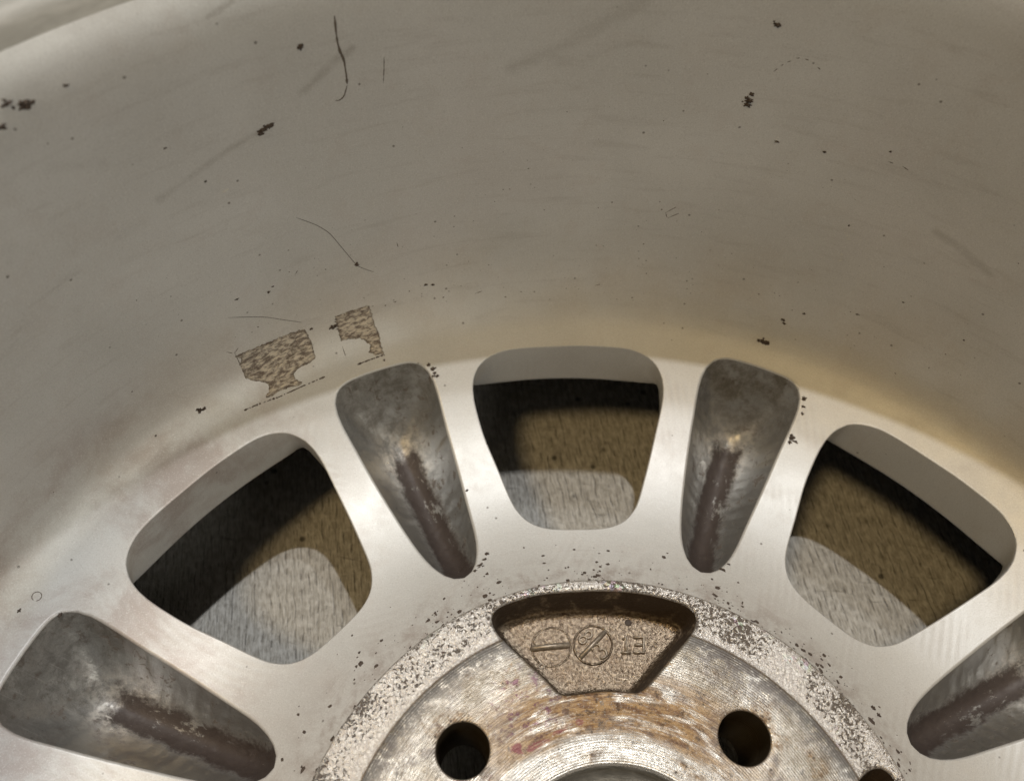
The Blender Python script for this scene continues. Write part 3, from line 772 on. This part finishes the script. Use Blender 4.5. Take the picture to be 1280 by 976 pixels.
def MKP(px, py):
    return (AX[0][0]*px+AX[0][1]*py+AX[0][2], AX[1][0]*px+AX[1][1]*py+AX[1][2])
def circ_px(cx, cy, r, n=40): return [MKP(cx+r*math.cos(2*PI*i/n), cy+r*math.sin(2*PI*i/n)) for i in range(n)]
mark('raised_bar', [ridge([MKP(185, 362), MKP(345, 345), MKP(500, 330)], 0.86, 1.5)])
mark('plug_circle', [ridge(circ_px(350, 345, 172), 0.30, 0.22, True)], None, MAT_RECESS)
mark('date_dial', [ridge(circ_px(718, 328, 170), 0.36, 0.50, True)], None, MAT_RECESS)
mark('dial_bar', [ridge([MKP(612, 432), MKP(718, 325), MKP(825, 212)], 0.74, 1.3)])
ga = math.radians(-38)
def glyph(strokes, cx, cy, h, ang, wid=0.22, hgt=0.42):
    out = []
    for st in strokes:
        P = []
        for gx, gy in st:
            X, Y = gx*h, -gy*h
            P.append(MKP(cx+X*math.cos(ang)-Y*math.sin(ang), cy+X*math.sin(ang)+Y*math.cos(ang)))
        out.append(ridge(P, wid, hgt, len(P) > 2 and math.dist(P[0], P[-1]) < 1e-6))
    return out
def ell(cx, cy, rx, ry, a0, a1, n): return [(cx+rx*math.cos(math.radians(a0+(a1-a0)*i/n)), cy+ry*math.sin(math.radians(a0+(a1-a0)*i/n))) for i in range(n+1)]
def closed_ell(cx, cy, rx, ry, n=18): return [(cx+rx*math.cos(2*PI*i/n), cy+ry*math.sin(2*PI*i/n)) for i in range(n)]
def glyph_closed(c, cx, cy, h, ang, wid=0.34, hgt=0.75):
    P = []
    for gx, gy in c:
        X, Y = gx*h, -gy*h
        P.append(MKP(cx+X*math.cos(ang)-Y*math.sin(ang), cy+X*math.sin(ang)+Y*math.cos(ang)))
    return ridge(P, wid, hgt, True)
e8 = math.radians(48)
mark('numeral', [glyph_closed(closed_ell(0, 0.27, 0.24, 0.25), 652, 262, 125, e8), glyph_closed(closed_ell(0, -0.27, 0.25, 0.27), 652, 262, 125, e8)], 'raised numeral 8 on the date dial')
three = ell(0, 0.25, 0.26, 0.24, 160, -80, 12)+ell(0, -0.25, 0.28, 0.26, 80, -160, 12)
mark('numeral', glyph([three], 772, 385, 140, math.radians(-48), 0.34, 0.75), 'raised numeral 3 on the date dial')
mark('numeral', glyph([[(-0.16, 0.34), (0, 0.5), (0, 0), (0, -0.5)], [(-0.27, -0.5), (0, -0.5), (0.27, -0.5)]], 1010, 328, 140, 0, 0.40, 0.9), 'raised numeral 1')
mark('numeral', glyph([[(-0.30, 0.48), (0.0, 0.48), (0.30, 0.48), (0.30, 0.0), (0.30, -0.48), (0.0, -0.48), (-0.30, -0.48)], [(-0.24, 0.0), (0.0, 0.0), (0.30, 0.0)]], 1125, 330, 140, 0, 0.40, 0.9), 'raised squared numeral 3')
mark('pin_mark', [ridge(circ_px(268, 512, 22, 16), 0.16, 0.25, True)])
pit = MB()
c = MKP(1035, 130)
pit.rings([[(c[0]+r*math.cos(2*PI*i/18)*(1+.15*math.sin(3*i)), c[1]+r*math.sin(2*PI*i/18), -RD+z) for i in range(18)] for r, z in ((1.0, 0.10), (0.85, 0.24), (0.4, 0.30), (0.02, 0.30))])
o = link('dirt_spot', pit.build('dirt_spot', 0), MAT_DIRT, recesses[0])

# ---------------------------------------------------------------- things stuck to the inside of the wheel
def blob(th, s, size, mat, name='dirt_clump', flat=0.45):
    bm = bmesh.new(); bmesh.ops.create_icosphere(bm, subdivisions=3, radius=1)
    n = nor(th, s); t = Vector((-math.sin(math.radians(th)), math.cos(math.radians(th)), 0)); b = n.cross(t)
    c = on(th, s, 0); off = Vector((random.random()*50, random.random()*50, 0))
    ex, ey = random.uniform(.8, 1.5), random.uniform(.5, 1.1); ra = random.uniform(0, PI)
    for v in bm.verts:
        k = max(0.15, 1.05+1.25*noise.noise(v.co*1.6+off)+0.7*noise.noise(v.co*4+off))
        q = v.co*k*size
        X = (q.x*math.cos(ra)-q.y*math.sin(ra))*ex; Y = (q.x*math.sin(ra)+q.y*math.cos(ra))*ey
        w_ = c+t*X+b*Y+n*(q.z*flat)
        v.co = (w_.x*MM, w_.y*MM, (w_.z+ZO)*MM)
    me = bpy.data.meshes.new(name); bm.to_mesh(me); bm.free()
    return link(name, me, mat, wheel)
for th, s, size in MK['CL']:
    blob(th, s, size*0.95, MAT_DIRT)
    if size > 0.6:
        for _ in range(2): blob(th+random.uniform(-.5, .5), s+random.uniform(-1.2, 1.2), size*0.4, MAT_DIRT)
for seg in MK['WH']:
    (t0, s0), (t1, s1) = seg
    for f in (0, .5, 1): blob(t0+(t1-t0)*f, s0+(s1-s0)*f, 0.28, MAT_CHIP, 'paint_chip', 0.4)
def strand(pts, wid, name, mat, parent, h=0.05, wob=0.0):
    P = []
    for a, b in zip(pts, pts[1:]):
        for k in range(6):
            f = k/6; P.append((a[0]+(b[0]-a[0])*f, a[1]+(b[1]-a[1])*f))
    P.append(pts[-1])
    # smooth
    for _ in range(3): P = [P[0]]+[tuple((P[i-1][j]+2*P[i][j]+P[i+1][j])/4 for j in (0, 1)) for i in range(1, len(P)-1)]+[P[-1]]
    mb = MB(); loops = []
    W = [on(t, s, h) for t, s in P]
    for i, c in enumerate(W):
        d = (W[min(i+1, len(W)-1)]-W[max(i-1, 0)]).normalized(); n = nor(*P[i]); sd = d.cross(n)
        ww = wid*(1+wob*noise.noise(Vector((i*.7, wid*9, len(pts)))))*min(1, 0.4+0.3*min(i, len(W)-1-i))
        loops.append([tuple(c+sd*ww*math.cos(2*PI*k/6)+n*ww*0.6*math.sin(2*PI*k/6)) for k in range(6)])
    mb.rings([[L[k] for k in range(6)] for L in loops])
    me = mb.build(name, 0)
    return link(name, me, mat, parent)
def stray(pts, wid, label):
    o = strand(pts, wid, 'stray_hair', MAT_DIRT, None)
    o['label'] = label; o['category'] = 'hair'; o['group'] = 'stray hairs on the barrel wall'
stray(MK['H1'], 0.075, 'thin curved dark hair with a dirt knot near its lower end, on the barrel wall')
stray(MK['H2'], 0.075, 'short fine hair lying just above the larger patch of adhesive residue')
strand(MK['CR'], 0.26, 'scratch_mark', MAT_THIN, wheel, 0.0, 0.8)
strand(MK['CR2'], 0.16, 'scratch_mark', MAT_THIN, wheel, 0.0, 0.8)
strand(MK['CR3'], 0.12, 'scratch_mark', MAT_THIN, wheel, 0.0, 0.8)
for seg in MK['DA']: strand(seg, 0.17, 'scratch_mark', MAT_THIN, wheel, -0.03, 0.8)
# ring-shaped water spot
rt, rs = MK['RG']
strand([(rt+0.42*math.cos(2*PI*i/12), rs+1.15*math.sin(2*PI*i/12)) for i in range(12)], 0.13, 'dried_spot', MAT_THIN, wheel, -0.02, 0.6)

def residue(outline, seed, label):
    random.seed(seed)
    # local flat coordinates: millimetres along the wall and up the wall
    tc = sum(t for t, s in outline)/len(outline); kx = math.radians(1)*172
    P = [((t-tc)*kx, s) for t, s in outline]
    if sum(a[0]*b[1]-a[1]*b[0] for a, b in zip(P, P[1:]+P[:1])) < 0: P.reverse()
    P = respace(P, 150)
    jag = [0.16+0.34*max(0, noise.noise(Vector((p[0]*1.1, p[1]*1.1, seed)))) for p in P]
    Q = offset(P, 1.0)
    P = [(p[0]+(q[0]-p[0])*1.6*noise.noise(Vector((p[0]*1.3, p[1]*1.3, seed)))*0.30, p[1]+(q[1]-p[1])*1.6*noise.noise(Vector((p[0]*1.3, p[1]*1.3, seed)))*0.30) for p, q in zip(P, Q)]
    xs = [p[0] for p in P]; ys = [p[1] for p in P]
    pts = []
    x = min(xs)
    while x < max(xs):
        y = min(ys)
        while y < max(ys):
            q = (x+random.uniform(-.1, .1), y+random.uniform(-.1, .1))
            if inside(P, *q) and away(q, P, 0.25): pts.append(q)
            y += 0.45
        x += 0.45
    V, F = cdt([(P, True)], pts, lambda x, y: inside(P, x, y))
    hs = [0.02 if i < len(P) else 0.20+0.22*noise.noise(Vector((q[0]*.5, q[1]*1.5, seed)))+0.10*noise.noise(Vector((q[0]*2, q[1]*3, seed))) for i, q in enumerate(V)]
    W = [tuple(on(tc+q[0]/kx, q[1], max(h, 0.02))) for q, h in zip(V, hs)]
    me = mesh('adhesive_residue', W, F)
    a = me.attributes.new('rim', 'FLOAT', 'POINT')
    for i, q in enumerate(V):
        d = min(math.hypot(q[0]-c[0], q[1]-c[1]) for c in P)
        a.data[i].value = max(0, 1-d/0.75)
    bm = bmesh.new(); bm.from_mesh(me); bmesh.ops.recalc_face_normals(bm, faces=bm.faces)
    f = bm.faces[:][0]
    c = f.calc_center_median()
    if f.normal.xy.dot(c.xy) > 0: bmesh.ops.reverse_faces(bm, faces=bm.faces)
    bm.to_mesh(me); bm.free()
    o = link('adhesive_residue', me, MAT_GLUE, wheel); o['label'] = label
residue(MK['P1'], 3, 'larger torn brown patch of old tape adhesive')
residue(MK['P2'], 5, 'smaller square torn patch of old tape adhesive')
random.seed(11)
def ragged(pts, n, name, lo=0.12, hi=0.34):
    mb = MB()
    for i in range(n):
        f = (i+random.random())/n*(len(pts)-1); k = min(int(f), len(pts)-2); f -= k
        t = pts[k][0]+(pts[k+1][0]-pts[k][0])*f; s = pts[k][1]+(pts[k+1][1]-pts[k][1])*f
        c = on(t, s, 0.02); nn_ = nor(t, s); tt = Vector((-math.sin(math.radians(t)), math.cos(math.radians(t)), 0)); b = nn_.cross(tt)
        wx, wy = random.uniform(.25, .9), random.uniform(lo, hi)
        L = []
        for k2 in range(7):
            a = 2*PI*k2/7; kk = random.uniform(.6, 1.2)
            L.append(tuple(c+tt*wx*math.cos(a)*kk+b*wy*math.sin(a)*kk))
        mb.add(L+[tuple(c+nn_*0.12)], [(i2, (i2+1) % 7, 7) for i2 in range(7)])
    link(name, mb.build(name, 0), MAT_DIRT, wheel, False)
ragged(MK['LN1'], 30, 'adhesive_edge'); ragged(MK['LN2'], 14, 'adhesive_edge')
ragged([MK['P2'][14], MK['P2'][0]][:2], 10, 'adhesive_edge', 0.1, 0.2)
# countless specks of grime
def specks(name, gen, n, lo, hi, mat=MAT_DIRT):
    mb = MB()
    for i in range(n):
        g = gen()
        if g is None: continue
        t, s = g
        c = on(t, s, 0.01); n_ = nor(t, s); tt = Vector((-math.sin(math.radians(t)), math.cos(math.radians(t)), 0)); b = n_.cross(tt)
        sz = lo+(hi-lo)*random.random()**3; st = random.uniform(.8, 1.6)
        L = [tuple(c+(tt*st*math.cos(2*PI*k/6)+b*math.sin(2*PI*k/6))*sz*random.uniform(.6, 1.3)) for k in range(6)]
        mb.add(L+[tuple(c+n_*sz*0.35)], [(k, (k+1) % 6, 6) for k in range(6)])
    o = link(name, mb.build(name, 0), mat, wheel, False); o['kind'] = 'stuff'
def in_hole(t, s):
    v = on(t, s)
    for k in range(8):
        q = rot2([(v.x, v.y)], -(A0+SEC+k*PI/4-math.radians(.4)))[0]
        if inside(pexp, *q): return True
        if any(inside(l, *q) for l in wexp): return True
    return False
def g_hub():
    t = random.uniform(10, 180); s = abs(random.gauss(0, 6))
    # denser in patches, as the photo shows either side of the marked recess
    if random.random() > 0.12+0.95*max(0, noise.noise(Vector((math.radians(t)*5, s*.09, 2)))+.25)**1.2: return None
    return None if in_hole(t, s+1.2) else (t, s+1.2)
def g_bar():
    t = random.gauss(95, 26); s = 100+abs(random.gauss(0, 32))
    if s > 205 or not 20 < t < 175: return None
    return None if in_hole(t, s) else (t, s)
specks('grime_specks', g_hub, 1500, 0.14, 0.75)
def g_edge():
    t = random.uniform(10, 180)
    return (t, abs(random.gauss(0, 0.7))+0.5) if random.random() < 0.25+noise.noise(Vector((math.radians(t)*7, 3, 1)))*1.2 else None
specks('grime_specks', g_edge, 900, 0.12, 0.42)
specks('grime_specks', g_bar, 260, 0.09, 0.26, MAT_THIN)

# ---------------------------------------------------------------- cardboard under the wheel
m = NT('cardboard')
n = m.n.new('ShaderNodeTexCoord'); p = m.vm('SCALE', n.outputs['Object'], scale=1000.0)
az = math.radians(-15)
x, y, z = m.xyz(p)
q1 = m.ma('SUBTRACT', m.mul(x, math.cos(az)), m.mul(y, math.sin(-az)*-1)); 
along = m.ma('ADD', m.mul(x, math.sin(az)), m.mul(y, math.cos(az))); across = m.ma('SUBTRACT', m.mul(x, math.cos(az)), m.mul(y, math.sin(az)))
wav = m.mul(m.ma('SUBTRACT', m.noise(p, 0.07, 3), 0.5), 3.0)
pv = m.comb(m.ma('ADD', across, wav), m.mul(along, 0.14), 0.0)
fib = m.noise(pv, 1.5, 6, 0.66, 0.2)
fine = m.noise(m.comb(across, m.mul(along, 0.3), 0.0), 2.6, 4, 0.75)
blob_ = m.noise(m.comb(across, m.mul(along, 0.8), 0.0), 0.42, 3, 0.6)
groove = m.ma('SINE', m.mul(m.ma('ADD', across, wav), 2*PI/2.6))
grv = m.mul(m.step(groove, 0.80, 1.0), m.step(m.noise(m.comb(m.mul(across, 2.0), along, 0.0), 0.2, 4), 0.44, 0.62))
cross = m.noise(m.comb(m.mul(across, 0.16), m.ma('ADD', along, m.mul(across, 0.25)), 0.0), 0.55, 5, 0.68)
crk = m.mul(m.step(cross, 0.60, 0.68), m.step(m.noise(p, 0.05, 2), 0.42, 0.58))
col = m.mix(m.step(fib, 0.36, 0.66), (0.33, 0.305, 0.265), (0.60, 0.576, 0.53))
col = m.mix(m.mul(m.step(blob_, 0.45, 0.70), 0.6), col, (0.68, 0.655, 0.61))
col = m.mix(m.mul(grv, 0.42), col, (0.11, 0.095, 0.078))
col = m.mix(m.mul(crk, 0.32), col, (0.10, 0.08, 0.065))
col = m.mix(m.mul(m.step(fine, 0.55, 0.75), 0.45), col, (0.80, 0.775, 0.73))
ln = m.noise(m.comb(across, m.mul(along, 0.03), 0.0), 1.9, 3, 0.6)
col = m.mix(m.mul(m.step(ln, 0.58, 0.70), 0.65), col, (0.14, 0.12, 0.10))
ln2 = m.noise(m.comb(m.mul(across, 0.04), m.ma('ADD', along, m.mul(across, 0.35)), 0.0), 1.1, 3, 0.6)
col = m.mix(m.mul(m.step(ln2, 0.62, 0.72), m.step(m.noise(p, 0.03, 2), 0.42, 0.58), 0.6), col, (0.12, 0.10, 0.085))
dots = m.mul(m.step(m.vor(p, 0.085), 0.13, 0.04), 0.8)
col = m.mix(dots, col, (0.03, 0.025, 0.02))
hh = m.ma('ADD', m.ma('SUBTRACT', m.mul(fib, 2.2), m.mul(grv, 1.6)), m.ma('ADD', m.mul(blob_, 2.2), m.ma('SUBTRACT', m.mul(fine, 0.6), m.mul(crk, 0.6))))
MAT_CARD = m.out(col, 0.6, 0.0, m.bump(hh, 0.24))
mb = MB()
W_, T_ = 330.0, 4.0
G = 40
for zz, rev in ((0, False), (-T_, True)):
    V = [(-W_+2*W_*i/G, -W_+2*W_*j/G, zz) for j in range(G+1) for i in range(G+1)]
    F = [(j*(G+1)+i, j*(G+1)+i+1, (j+1)*(G+1)+i+1, (j+1)*(G+1)+i) for j in range(G) for i in range(G)]
    mb.add(V, [tuple(reversed(f)) for f in F] if rev else F)
mb.rings([[(-W_, -W_, zz), (W_, -W_, zz), (W_, W_, zz), (-W_, W_, zz)] for zz in (0, -T_)])
me = bpy.data.meshes.new('cardboard_sheet')
me.from_pydata([(a*MM, b*MM, c*MM) for a, b, c in mb.V], [], mb.F)
card = link('cardboard_sheet', me, MAT_CARD, None, False)
card.rotation_euler = (0, 0, 0)
card['label'] = 'worn grey-brown fibrous board seen through the wheel windows'
card['category'] = 'board'
